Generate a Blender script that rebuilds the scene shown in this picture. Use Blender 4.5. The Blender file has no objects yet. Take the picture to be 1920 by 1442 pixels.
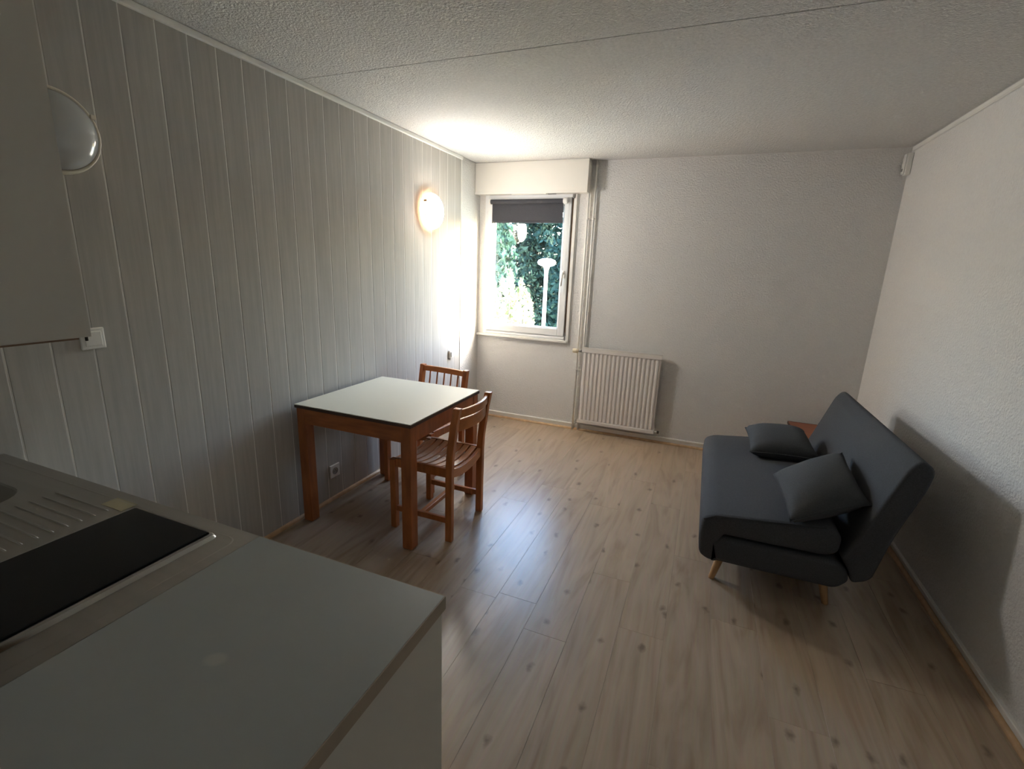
import bpy, bmesh, math, random
from mathutils import Vector, Matrix
random.seed(7)
scene = bpy.context.scene
COL = scene.collection
R = math.radians

# ------------------------------------------------------------------ camera
W, H = 3.396, 2.5                      # room width (x) and ceiling height; back wall y = 0
CAM = Vector((2.175, -4.492, 1.575))
YAW, PITCH, ROLL, FPX = R(21.59), R(14.0), R(2.19), 893.7
fwd = Vector((-math.sin(YAW)*math.cos(PITCH), math.cos(YAW)*math.cos(PITCH), -math.sin(PITCH)))
rt0 = Vector((math.cos(YAW), math.sin(YAW), 0)); up0 = rt0.cross(fwd)
rt = rt0*math.cos(ROLL) + up0*math.sin(ROLL); up = up0*math.cos(ROLL) - rt0*math.sin(ROLL)
cam_data = bpy.data.cameras.new('camera'); cam = bpy.data.objects.new('camera', cam_data)
COL.objects.link(cam)
m3 = Matrix((rt, up, -fwd)).transposed()
cam.matrix_world = Matrix.Translation(CAM) @ m3.to_4x4()
cam_data.sensor_width = 36.0; cam_data.sensor_fit = 'HORIZONTAL'
cam_data.lens = FPX/1920*36.0
cam_data.clip_start = 0.02; cam_data.clip_end = 300
scene.camera = cam

# ------------------------------------------------------------------ sky, sun, exposure
world = bpy.data.worlds.new('world'); scene.world = world
world.use_nodes = True
wn = world.node_tree.nodes; wl = world.node_tree.links
bg = wn['Background']
sky = wn.new('ShaderNodeTexSky'); sky.sky_type = 'NISHITA'
sky.sun_disc = False; sky.sun_elevation = R(22); sky.sun_rotation = R(76)
sky.air_density = 1.0; sky.dust_density = 3.5; sky.ozone_density = 1.0
whs = wn.new('ShaderNodeHueSaturation'); whs.inputs['Saturation'].default_value = 1.05
wl.new(sky.outputs['Color'], whs.inputs['Color']); wl.new(whs.outputs['Color'], bg.inputs['Color'])
bg.inputs['Strength'].default_value = 1.9
sun_data = bpy.data.lights.new('sun', 'SUN'); sun = bpy.data.objects.new('sun', sun_data); COL.objects.link(sun)
sun_data.energy = .75; sun_data.angle = R(20); sun_data.color = (.98, .985, 1.0)
sun.rotation_euler = Vector((-.937, -.245, -.255)).to_track_quat('-Z', 'Y').to_euler()
sun.location = (14, 4, 6)
# daylight guide at the window opening (a sampling portal, gives no light of its own)
pd = bpy.data.lights.new('window_portal', 'AREA'); pd.shape = 'RECTANGLE'; pd.size = .95; pd.size_y = 1.36
pd.cycles.is_portal = True
po = bpy.data.objects.new('window_portal', pd); COL.objects.link(po)
po.location = (.51, .088, 1.555); po.rotation_euler = (R(-90), 0, 0)
scene.view_settings.view_transform = 'Standard'
scene.view_settings.look = 'None'
scene.view_settings.exposure = 2.24
scene.view_settings.gamma = 1.0
scene.view_settings.use_curve_mapping = False
scene.cycles.max_bounces = 8; scene.cycles.diffuse_bounces = 5
scene.cycles.transparent_max_bounces = 12
scene.cycles.sample_clamp_indirect = 6.0
scene.cycles.caustics_reflective = False; scene.cycles.caustics_refractive = False
scene.cycles.use_denoising = True
scene.cycles.adaptive_threshold = .035

# ------------------------------------------------------------------ materials
MATS = {}
def mat(name, color, rough=.6, metal=0.0, var=0.0, vscale=6.0, stretch=(1, 1, 1), bump=0.0, bscale=80.0,
        bdist=.002, spec=.5, color2=None, emis=0.0, coat=0.0, rand=0.0, fine=True):
    m = bpy.data.materials.new(name); m.use_nodes = True
    nt = m.node_tree; N = nt.nodes; L = nt.links
    b = N['Principled BSDF']
    b.inputs['Roughness'].default_value = rough
    b.inputs['Metallic'].default_value = metal
    b.inputs['Specular IOR Level'].default_value = spec
    b.inputs['Coat Weight'].default_value = coat
    tc = N.new('ShaderNodeTexCoord'); mp = N.new('ShaderNodeMapping')
    mp.inputs['Scale'].default_value = stretch
    L.new(tc.outputs['Object'], mp.inputs['Vector'])
    vec = mp.outputs['Vector']
    if rand:
        oi = N.new('ShaderNodeObjectInfo'); ml = N.new('ShaderNodeMath'); ml.operation = 'MULTIPLY'
        ml.inputs[1].default_value = 37.0; L.new(oi.outputs['Random'], ml.inputs[0])
        ad = N.new('ShaderNodeVectorMath'); ad.operation = 'ADD'
        L.new(vec, ad.inputs[0]); L.new(ml.outputs[0], ad.inputs[1]); vec = ad.outputs[0]
    c = color; c2 = color2 or tuple(x*(1-var) for x in color)
    nz = N.new('ShaderNodeTexNoise'); nz.inputs['Scale'].default_value = vscale
    nz.inputs['Detail'].default_value = 5; L.new(vec, nz.inputs['Vector'])
    rp = N.new('ShaderNodeValToRGB'); rp.color_ramp.elements[0].position = .3; rp.color_ramp.elements[1].position = .7
    rp.color_ramp.elements[0].color = (*c2, 1); rp.color_ramp.elements[1].color = (*c, 1)
    L.new(nz.outputs['Fac'], rp.inputs['Fac'])
    out = rp.outputs['Color']
    if rand:
        hs = N.new('ShaderNodeHueSaturation'); mr = N.new('ShaderNodeMapRange')
        mr.inputs['To Min'].default_value = 1-rand; mr.inputs['To Max'].default_value = 1+rand
        L.new(oi.outputs['Random'], mr.inputs['Value']); L.new(mr.outputs['Result'], hs.inputs['Value'])
        L.new(out, hs.inputs['Color']); out = hs.outputs['Color']
    L.new(out, b.inputs['Base Color'])
    if bump:
        bn = N.new('ShaderNodeTexNoise'); bn.inputs['Scale'].default_value = bscale; bn.inputs['Detail'].default_value = 3
        L.new(vec, bn.inputs['Vector'])
        bp = N.new('ShaderNodeBump'); bp.inputs['Strength'].default_value = bump; bp.inputs['Distance'].default_value = bdist
        L.new(bn.outputs['Fac'], bp.inputs['Height']); L.new(bp.outputs['Normal'], b.inputs['Normal'])
    if emis:
        b.inputs['Emission Color'].default_value = (*color, 1); b.inputs['Emission Strength'].default_value = emis
    MATS[name] = m
    return m

mat('wall_white', (.74, .725, .705), .85, var=.05, vscale=60, bump=1.0, bscale=90, bdist=.007)
mat('ceiling_white', (.72, .705, .685), .95, var=.15, vscale=62, bump=1.0, bscale=105, bdist=.010)
mat('plank_paint', (.495, .470, .435), .7, spec=.1, var=.14, vscale=9, stretch=(1, 6, .35), rand=.035, bump=.15, bscale=30, bdist=.001)
mat('plank_groove', (.80, .775, .735), .6, var=.05)
mat('white_paint', (.80, .78, .74), .45, var=.03)
mat('white_box', (.78, .75, .69), .5, var=.03)
mat('white_plastic', (.82, .80, .76), .3, var=.02)
mat('cream_plastic', (.72, .64, .48), .4, var=.03)
mat('pvc_white', (.80, .81, .82), .35, var=.02)
mat('dark_gap', (.05, .04, .035), .8, var=.1)
mat('grey_gap', (.25, .24, .23), .8, var=.1)
mat('strap_brown', (.22, .15, .10), .8, var=.2)
mat('pine_trim', (.62, .40, .22), .45, var=.25, vscale=8, stretch=(3, 3, 3))
mat('chair_wood', (.57, .19, .05), .35, var=.35, vscale=7, stretch=(6, 6, 1.2), coat=.15)
mat('chair_slat', (.63, .235, .07), .3, var=.3, vscale=7, stretch=(1.2, 8, 6), coat=.2)
mat('table_wood', (.46, .148, .042), .42, var=.4, vscale=6, stretch=(4, 4, 1.0))
mat('table_wood_x', (.46, .148, .042), .42, var=.4, vscale=6, stretch=(1.0, 5, 6))
mat('table_edge', (.07, .035, .02), .45, var=.2)
mat('table_laminate', (.77, .735, .615), .38, var=.03, vscale=3)
mat('radiator_enamel', (.76, .715, .68), .35, var=.02)
mat('blind_fabric', (.055, .055, .065), .85, var=.2, vscale=160)
mat('sofa_fabric', (.082, .084, .089), .92, var=.28, vscale=220, bump=.35, bscale=600, bdist=.001, spec=.25)
mat('sofa_side_fabric', (.082, .084, .089), .92, var=.28, vscale=220, bump=.35, bscale=600, bdist=.001, spec=.2)
mat('pillow_fabric', (.092, .095, .098), .95, var=.25, vscale=240, bump=.35, bscale=600, bdist=.001, spec=.2)
mat('beech_leg', (.60, .34, .15), .4, var=.2, vscale=8, stretch=(4, 4, 1))
mat('box_wood', (.32, .10, .045), .45, var=.25, vscale=7, stretch=(1, 5, 5))
mat('box_wood_dark', (.10, .03, .016), .5, var=.25)
mat('cabinet_cream', (.63, .605, .545), .5, var=.02)
mat('cabinet_edge', (.22, .13, .075), .5, var=.2)
mat('board_laminate', (.38, .395, .38), .33, var=.03, vscale=4)
mat('board_edge', (.42, .345, .26), .5, var=.12, vscale=9)
mat('steel', (.50, .47, .43), .46, metal=1.0, var=.10, vscale=5, stretch=(.4, 8, 1))
mat('steel_bright', (.62, .60, .58), .16, metal=1.0, var=.05)
mat('cooktop_glass', (.006, .006, .007), .22, var=.1, spec=.25)
mat('residue', (.42, .36, .22), .5, var=.15)
mat('lamp_ring_off', (.74, .67, .55), .4, var=.03)
mat('lamp_lens_off', (.46, .46, .45), .14, var=.10, vscale=9, coat=.5)
mat('lamp_lit', (1.0, .96, .91), .4, var=.0, emis=22.0)
mat('bark', (.10, .08, .06), .9, var=.4, vscale=10)
mat('conifer_leaf', (.016, .042, .034), .8, color2=(.005, .016, .013), vscale=1.2, spec=.15)
mat('conifer_leaf_pale', (.06, .12, .10), .8, color2=(.016, .045, .038), vscale=1.5, spec=.15)
mat('bush_leaf', (.36, .40, .24), .7, color2=(.17, .23, .10), vscale=2.5, spec=.2)
mat('bush_leaf_green', (.15, .24, .06), .7, color2=(.05, .10, .025), vscale=4.0, spec=.2)
mat('grass', (.50, .52, .42), .9, var=.25, vscale=3)
mat('pavement', (.62, .60, .56), .9, var=.1, vscale=3)
mat('facade', (.66, .63, .58), .9, var=.06)
mat('street_white', (.80, .80, .80), .4, var=.03)
mat('socket_dark', (.35, .33, .31), .5, var=.1)

for nm, tcol in (('bush_leaf', (.30, .36, .17)), ('bush_leaf_green', (.14, .24, .04)), ('conifer_leaf_pale', (.02, .05, .035))):
    nt = MATS[nm].node_tree; b = nt.nodes['Principled BSDF']
    tr = nt.nodes.new('ShaderNodeBsdfTranslucent'); tr.inputs['Color'].default_value = (*tcol, 1)
    mx = nt.nodes.new('ShaderNodeMixShader'); mx.inputs[0].default_value = .4
    nt.links.new(b.outputs[0], mx.inputs[1]); nt.links.new(tr.outputs[0], mx.inputs[2])
    nt.links.new(mx.outputs[0], nt.nodes['Material Output'].inputs['Surface'])

# translucent rim of the lit lamp
m = mat('lamp_ring_lit', (.62, .44, .29), .45, var=.03)
nt = m.node_tree; b = nt.nodes['Principled BSDF']
tr = nt.nodes.new('ShaderNodeBsdfTranslucent'); tr.inputs['Color'].default_value = (.85, .62, .42, 1)
mx = nt.nodes.new('ShaderNodeMixShader'); mx.inputs[0].default_value = .12
nt.links.new(b.outputs[0], mx.inputs[1]); nt.links.new(tr.outputs[0], mx.inputs[2])
nt.links.new(mx.outputs[0], nt.nodes['Material Output'].inputs['Surface'])

# window glass: clear sheet with a Fresnel reflection
m = bpy.data.materials.new('window_glass'); m.use_nodes = True; MATS['window_glass'] = m
nt = m.node_tree; nt.nodes.clear()
o_ = nt.nodes.new('ShaderNodeOutputMaterial'); tr = nt.nodes.new('ShaderNodeBsdfTransparent')
gl = nt.nodes.new('ShaderNodeBsdfGlossy'); gl.inputs['Roughness'].default_value = .0
ge = nt.nodes.new('ShaderNodeNewGeometry'); dt = nt.nodes.new('ShaderNodeVectorMath'); dt.operation = 'DOT_PRODUCT'
nt.links.new(ge.outputs['Incoming'], dt.inputs[0]); nt.links.new(ge.outputs['Normal'], dt.inputs[1])
def mth(op, a, b_):
    q_ = nt.nodes.new('ShaderNodeMath'); q_.operation = op
    for k_, v_ in enumerate((a, b_)):
        if v_ is None: continue
        if isinstance(v_, (int, float)): q_.inputs[k_].default_value = v_
        else: nt.links.new(v_, q_.inputs[k_])
    return q_.outputs[0]
fr_out = mth('MULTIPLY_ADD', mth('POWER', mth('SUBTRACT', 1.0, mth('ABSOLUTE', dt.outputs['Value'], None)), 5.0), .96)
fr_out.node.inputs[2].default_value = .04
mx = nt.nodes.new('ShaderNodeMixShader'); tr.inputs['Color'].default_value = (.93, .95, .95, 1)
nt.links.new(fr_out, mx.inputs[0]); nt.links.new(tr.outputs[0], mx.inputs[1]); nt.links.new(gl.outputs[0], mx.inputs[2])
nt.links.new(mx.outputs[0], o_.inputs['Surface'])

# laminate floor board: greige oak with grain, knots and a different cut per board
m = bpy.data.materials.new('floor_oak'); m.use_nodes = True; MATS['floor_oak'] = m
nt = m.node_tree; N = nt.nodes; L = nt.links; b = N['Principled BSDF']
tc = N.new('ShaderNodeTexCoord'); oi = N.new('ShaderNodeObjectInfo')
ml = N.new('ShaderNodeMath'); ml.operation = 'MULTIPLY'; ml.inputs[1].default_value = 53.0; L.new(oi.outputs['Random'], ml.inputs[0])
ad = N.new('ShaderNodeVectorMath'); ad.operation = 'ADD'; L.new(tc.outputs['Object'], ad.inputs[0]); L.new(ml.outputs[0], ad.inputs[1])
def mapping(sc):
    q = N.new('ShaderNodeMapping'); q.inputs['Scale'].default_value = sc; L.new(ad.outputs[0], q.inputs['Vector']); return q.outputs['Vector']
g1 = N.new('ShaderNodeTexNoise'); g1.inputs['Scale'].default_value = 1.0; g1.inputs['Detail'].default_value = 6; g1.inputs['Distortion'].default_value = 2.6
L.new(mapping((9, 1.0, 1)), g1.inputs['Vector'])
g2 = N.new('ShaderNodeTexNoise'); g2.inputs['Scale'].default_value = 1.0; g2.inputs['Detail'].default_value = 4
L.new(mapping((110, 4, 1)), g2.inputs['Vector'])
r1 = N.new('ShaderNodeValToRGB')
e = r1.color_ramp.elements; e[0].position = .25; e[0].color = (.35, .258, .185, 1); e[1].position = .78; e[1].color = (.53, .42, .325, 1)
q = e.new(.5); q.color = (.46, .362, .272, 1)
L.new(g1.outputs['Fac'], r1.inputs['Fac'])
mg = N.new('ShaderNodeMix'); mg.data_type = 'RGBA'; mg.blend_type = 'MULTIPLY'; mg.inputs[0].default_value = .16
L.new(r1.outputs['Color'], mg.inputs[6]); L.new(g2.outputs['Color'], mg.inputs[7])
# knots
vo = N.new('ShaderNodeTexVoronoi'); vo.voronoi_dimensions = '2D'; vo.inputs['Scale'].default_value = 1.0
wob = N.new('ShaderNodeTexNoise'); wob.inputs['Scale'].default_value = 26; L.new(ad.outputs[0], wob.inputs['Vector'])
wm = N.new('ShaderNodeVectorMath'); wm.operation = 'MULTIPLY_ADD'; wm.inputs[1].default_value = (.22, .22, 0); L.new(wob.outputs['Color'], wm.inputs[0]); L.new(mapping((7.0, 4.2, 1)), wm.inputs[2])
L.new(wm.outputs[0], vo.inputs['Vector'])
kr = N.new('ShaderNodeMapRange'); kr.inputs['From Min'].default_value = .02; kr.inputs['From Max'].default_value = .13
kr.inputs['To Min'].default_value = .78; kr.inputs['To Max'].default_value = 0.0; L.new(vo.outputs['Distance'], kr.inputs['Value'])
sepc = N.new('ShaderNodeSeparateColor'); L.new(vo.outputs['Color'], sepc.inputs[0])
gt = N.new('ShaderNodeMath'); gt.operation = 'GREATER_THAN'; gt.inputs[1].default_value = .6; L.new(sepc.outputs[0], gt.inputs[0])
km = N.new('ShaderNodeMath'); km.operation = 'MULTIPLY'; L.new(kr.outputs['Result'], km.inputs[0]); L.new(gt.outputs[0], km.inputs[1])
mk = N.new('ShaderNodeMix'); mk.data_type = 'RGBA'; L.new(km.outputs[0], mk.inputs[0]); L.new(mg.outputs[2], mk.inputs[6]); mk.inputs[7].default_value = (.14, .10, .075, 1)
hs = N.new('ShaderNodeHueSaturation'); mr = N.new('ShaderNodeMapRange'); mr.inputs['To Min'].default_value = .94; mr.inputs['To Max'].default_value = 1.02
L.new(oi.outputs['Random'], mr.inputs['Value']); L.new(mr.outputs['Result'], hs.inputs['Value']); L.new(mk.outputs[2], hs.inputs['Color'])
hs.inputs['Saturation'].default_value = 1.14
L.new(hs.outputs['Color'], b.inputs['Base Color'])
b.inputs['Roughness'].default_value = .31; b.inputs['Specular IOR Level'].default_value = .5
bp = N.new('ShaderNodeBump'); bp.inputs['Strength'].default_value = .12; bp.inputs['Distance'].default_value = .001
L.new(g2.outputs['Fac'], bp.inputs['Height']); L.new(bp.outputs['Normal'], b.inputs['Normal'])

# pale soft-edged spot mixed into the grey counter laminate colour
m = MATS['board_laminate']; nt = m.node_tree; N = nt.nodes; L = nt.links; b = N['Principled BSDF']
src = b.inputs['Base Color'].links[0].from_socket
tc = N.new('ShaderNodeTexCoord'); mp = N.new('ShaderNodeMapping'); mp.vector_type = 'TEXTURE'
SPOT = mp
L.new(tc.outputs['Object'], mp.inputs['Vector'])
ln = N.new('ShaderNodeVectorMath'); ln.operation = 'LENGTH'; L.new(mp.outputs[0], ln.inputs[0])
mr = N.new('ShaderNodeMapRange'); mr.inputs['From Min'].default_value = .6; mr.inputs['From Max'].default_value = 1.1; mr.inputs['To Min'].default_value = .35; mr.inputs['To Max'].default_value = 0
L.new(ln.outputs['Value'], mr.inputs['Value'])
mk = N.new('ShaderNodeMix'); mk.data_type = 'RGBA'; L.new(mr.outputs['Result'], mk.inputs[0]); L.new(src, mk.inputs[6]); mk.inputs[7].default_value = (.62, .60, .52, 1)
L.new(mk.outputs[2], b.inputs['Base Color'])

# ------------------------------------------------------------------ helpers
def base_of(parent):
    v = Vector((0, 0, 0))
    while parent is not None:
        v += parent.location; parent = parent.parent
    return v

def finish(name, bm, material, parent=None, local=False, smooth=False, bevel=0.0, bseg=2, bangle=40):
    """link a bmesh as one mesh object; world coordinates unless local"""
    if parent is not None and not local:
        bmesh.ops.translate(bm, verts=bm.verts, vec=-base_of(parent))
    bmesh.ops.recalc_face_normals(bm, faces=bm.faces)
    me = bpy.data.meshes.new(name); bm.to_mesh(me); bm.free()
    mm = material if isinstance(material, (list, tuple)) else [material]
    for x in mm: me.materials.append(MATS[x])
    if smooth:
        for p in me.polygons: p.use_smooth = True
    o = bpy.data.objects.new(name, me); COL.objects.link(o); o.parent = parent
    if bevel:
        b = o.modifiers.new('bevel', 'BEVEL'); b.width = bevel; b.segments = bseg; b.limit_method = 'ANGLE'; b.angle_limit = R(bangle)
        if smooth: pass
    return o

def tag(o, label=None, cat=None, group=None, kind=None):
    if label: o['label'] = label
    if cat: o['category'] = cat
    if group: o['group'] = group
    if kind: o['kind'] = kind
    return o

def thing(name, loc, label=None, cat=None, group=None, kind=None, rz=0):
    o = bpy.data.objects.new(name, None); COL.objects.link(o); o.location = loc; o.rotation_euler = (0, 0, rz)
    o.empty_display_size = .1
    return tag(o, label, cat, group, kind)

def box(bm, x0, x1, y0, y1, z0, z1):
    vs = [bm.verts.new((x, y, z)) for x in (x0, x1) for y in (y0, y1) for z in (z0, z1)]
    f = [(0, 1, 3, 2), (4, 6, 7, 5), (0, 4, 5, 1), (2, 3, 7, 6), (0, 2, 6, 4), (1, 5, 7, 3)]
    return [bm.faces.new([vs[i] for i in q]) for q in f]

def bx(*a):
    bm = bmesh.new(); box(bm, *a); return bm

def boxes(*lst):
    bm = bmesh.new()
    for a in lst: box(bm, *a)
    return bm

def lathe(profile, axis='z', origin=(0, 0, 0), seg=32):
    """profile: (radius, height) pairs turned about the axis"""
    bm = bmesh.new(); rings = []
    def pt(r, h, a):
        c, s = r*math.cos(a), r*math.sin(a)
        p = {'z': (c, s, h), 'x': (h, c, s), 'y': (c, h, s)}[axis]
        return (p[0]+origin[0], p[1]+origin[1], p[2]+origin[2])
    for r, h in profile:
        if r < 1e-6: rings.append([bm.verts.new(pt(0, h, 0))])
        else: rings.append([bm.verts.new(pt(r, h, 2*math.pi*i/seg)) for i in range(seg)])
    for a, b in zip(rings, rings[1:]):
        for i in range(seg):
            j = (i+1) % seg
            if len(a) == 1 and len(b) == 1: continue
            if len(a) == 1: bm.faces.new((a[0], b[i], b[j]))
            elif len(b) == 1: bm.faces.new((a[i], a[j], b[0]))
            else: bm.faces.new((a[i], a[j], b[j], b[i]))
    return bm

def loft(rings, cap=True, bm=None):
    """rings: lists of points of the same length; closed loops"""
    bm = bm or bmesh.new(); vr = [[bm.verts.new(p) for p in r] for r in rings]
    n = len(vr[0])
    for a, b in zip(vr, vr[1:]):
        for i in range(n):
            j = (i+1) % n
            bm.faces.new((a[i], a[j], b[j], b[i]))
    if cap:
        bm.faces.new(vr[0][::-1]); bm.faces.new(vr[-1])
    return bm

def tube(path, r, seg=10, bm=None):
    path = [Vector(p) for p in path]; rings = []
    for i, p in enumerate(path):
        d = (path[min(i+1, len(path)-1)]-path[max(i-1, 0)]).normalized()
        a = d.orthogonal().normalized() if i == 0 else (a - d*a.dot(d)).normalized()
        b_ = d.cross(a)
        rr = r[i] if isinstance(r, (list, tuple)) else r
        rings.append([p+a*rr*math.cos(2*math.pi*k/seg)+b_*rr*math.sin(2*math.pi*k/seg) for k in range(seg)])
    return loft(rings, bm=bm)

def prism(poly, y0, y1, axis='y', bm=None):
    """extrude a closed outline (x, z) along y"""
    return loft([[(x, y0, z) for x, z in poly], [(x, y1, z) for x, z in poly]], bm=bm)

def rrect(x0, x1, y0, y1, r, n=5):
    pts = []
    for cx, cy, a0 in ((x1-r, y1-r, 0), (x0+r, y1-r, 90), (x0+r, y0+r, 180), (x1-r, y0+r, 270)):
        for k in range(n+1):
            a = R(a0+90*k/n); pts.append((cx+r*math.cos(a), cy+r*math.sin(a)))
    return pts

# ------------------------------------------------------------------ setting: floor
floor = finish('floor', boxes((0, W, -4.41, 0, -.14, -.011), (1.72, W, -6.3, -4.41, -.14, -.011)), 'dark_gap')
tag(floor, 'greige oak laminate floor of long knotty boards', kind='structure')
PITCH_F, SEAM0, PL = .1955, 1.4005, 1.285
mesh_cache = {}
def floor_mesh(w, l):
    k = (round(w, 4), round(l, 4))
    if k in mesh_cache: return mesh_cache[k]
    bm = bmesh.new(); g = .0002; c = .0006
    a, b2 = w/2-g, l/2-g
    top = [(-a+c, -b2+c, 0), (a-c, -b2+c, 0), (a-c, b2-c, 0), (-a+c, b2-c, 0)]
    mid = [(-a, -b2, -c), (a, -b2, -c), (a, b2, -c), (-a, b2, -c)]
    bot = [(-a, -b2, -.0105), (a, -b2, -.0105), (a, b2, -.0105), (-a, b2, -.0105)]
    loft([bot, mid, top], bm=bm)
    bmesh.ops.recalc_face_normals(bm, faces=bm.faces)
    me = bpy.data.meshes.new('floor_board'); bm.to_mesh(me); bm.free(); me.materials.append(MATS['floor_oak'])
    mesh_cache[k] = me; return me
row0 = -8
known = {-1: -2.642, 1: -2.775, 3: -2.585}
for row in range(row0, 12):
    xa = SEAM0+row*PITCH_F; xb = xa+PITCH_F
    xa2, xb2 = max(xa, 0.003), min(xb, W-.003)
    if xb2-xa2 < .01: continue
    ymin = -6.3 if xa2 > 1.70 else -4.41
    j = known.get(row, -2.6+((row*7919) % 97)/97*PL)
    ends = [j+k*PL for k in range(-6, 6)]
    ends = [ymin]+[e_ for e_ in ends if ymin+.05 < e_ < -.05]+[-.003]
    for ya, yb in zip(ends, ends[1:]):
        o = bpy.data.objects.new('floor_board', floor_mesh(xb2-xa2, yb-ya)); COL.objects.link(o)
        o.location = ((xa2+xb2)/2, (ya+yb)/2, 0); o.parent = floor

# ceiling: two plastered slabs with a hairline joint
ceil = finish('ceiling', boxes((-.05, W+.05, -6.35, .08, H+.02, H+.12)), 'ceiling_white')
tag(ceil, 'white stippled plaster ceiling with one hairline joint', kind='structure')
finish('ceiling_panel', bx(0, W, -2.268, 0, H, H+.022), 'ceiling_white', ceil)
finish('ceiling_panel', bx(0, W, -4.60, -2.2735, H, H+.022), 'ceiling_white', ceil)
finish('ceiling_panel', bx(0, W, -6.3, -4.604, H, H+.022), 'ceiling_white', ceil)

# walls
OX0, OX1, OZ0, OZ1 = .048, .985, .885, 2.235          # window opening
wb = boxes((-.10, OX0, 0, .085, -.14, H+.1), (OX1, W+.10, 0, .085, -.14, H+.1), (OX0, OX1, 0, .085, -.14, OZ0), (OX0, OX1, 0, .085, OZ1, H+.1))
wall_back = tag(finish('wall_back', wb, 'wall_white'), 'white textured back wall around the window', kind='structure')
wall_right = tag(finish('wall_right', bx(W, W+.10, -6.4, 0, -.14, H+.1), 'wall_white'), 'white textured right wall behind the sofa', kind='structure')
wall_kitchen = tag(finish('wall_kitchen', bx(-.10, 1.70, -4.52, -4.40, -.14, H+.1), 'wall_white'), 'white wall behind the kitchen units', kind='structure')
wall_hall = tag(finish('wall_hall', bx(1.60, 1.70, -6.4, -4.52, -.14, H+.1), 'wall_white'), 'white wall of the entrance passage', kind='structure')
wall_rear = tag(finish('wall_rear', bx(1.60, W+.10, -6.4, -6.3, -.14, H+.1), 'wall_white'), 'white wall closing the entrance passage', kind='structure')

# left wall: painted boards on a backing, plain plaster strip by the window
PEND, PP = -.412, .1305
wall_left = finish('wall_left', boxes((-.10, -.022, -4.41, PEND, -.14, H+.1), (-.10, -.012, PEND, 0, -.14, H+.1)), 'wall_white')
tag(wall_left, 'left wall clad in greige painted vertical boards', kind='structure')
finish('groove_backing', bx(-.022, -.0012, -4.40, PEND-.012, 0, H-.001), 'plank_groove', wall_left)
def board_mesh(w):
    k = ('b', round(w, 4))
    if k in mesh_cache: return mesh_cache[k]
    bm = bmesh.new(); a = w/2; h0, h1 = 0.0, H-.002; c = .0035
    # outline across the board: small tongue lip on one edge, rounded edges
    prof = [(-.006, -a+.0024), (-.0022, -a+.0024), (-.0006, -a+.0030), (0, -a+.0048), (0, a-.0048), (-.0006, a-.0030), (-.0022, a-.0024), (-.006, a-.0024)]
    loft([[(x, y, h0) for x, y in prof], [(x, y, h1) for x, y in prof]], bm=bm)
    bmesh.ops.recalc_face_normals(bm, faces=bm.faces)
    me = bpy.data.meshes.new('wall_board'); bm.to_mesh(me); bm.free(); me.materials.append(MATS['plank_paint'])
    mesh_cache[k] = me; return me
y = PEND-.010
first = True
while y > -4.39:
    w = .112 if first else PP
    first = False
    ya = max(y-w, -4.399)
    o = bpy.data.objects.new('wall_board', board_mesh(y-ya)); COL.objects.link(o); o.location = (0, (y+ya)/2, 0.0); o.parent = wall_left
    y = ya

# trims
tag(finish('trim_1', bx(-.02, .006, PEND-.010, PEND, 0, H-.001), 'white_paint', bevel=.002), 'slim white end strip closing the boards', kind='structure')
tag(finish('trim_2', bx(-.005, .014, -4.34, PEND, H-.030, H-.0005), 'white_paint', bevel=.006), 'slim white batten under the ceiling on the boards', kind='structure')
def quarter(pts_fn, n=5): pass
def quarter_round(r, along, a, b, at, side):
    prof = [(0, 0)]+[(r*math.cos(R(90*k/5)), r*math.sin(R(90*k/5))) for k in range(6)]
    if along == 'y': rings = [[(at+side*u, t, v) for u, v in prof] for t in (a, b)]
    else: rings = [[(t, at+side*u, v) for u, v in prof] for t in (a, b)]
    return loft(rings)
tag(finish('trim_3', quarter_round(.020, 'y', -4.33, PEND-.005, 0.0005, 1), 'pine_trim', smooth=False), 'pine quarter-round strip along the boarded wall', kind='structure')
tag(finish('trim_4', quarter_round(.018, 'x', .005, W-.012, -.0125, -1), 'pine_trim'), 'pine quarter-round strip along the back wall', kind='structure')
tag(finish('trim_5', quarter_round(.018, 'y', -6.28, -.012, W-.0125, -1), 'pine_trim'), 'pine quarter-round strip along the right wall', kind='structure')
def skirt(poly, a, b, along):
    if along == 'x': return loft([[(t, -u, v) for u, v in poly] for t in (a, b)])
    return loft([[(W-u, t, v) for u, v in poly] for t in (a, b)])
SK = [(0, 0), (.011, 0), (.011, .044), (.016, .046), (.016, .056), (.012, .060), (0, .060)]
tag(finish('baseboard_back', skirt(SK, -.01, W, 'x'), 'white_paint'), 'low white skirting strip along the back wall', kind='structure')
SK2 = [(u, v*.78) for u, v in SK]
tag(finish('baseboard_right', skirt(SK2, -6.3, -.012, 'y'), 'white_paint'), 'low white skirting strip along the right wall', kind='structure')

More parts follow.
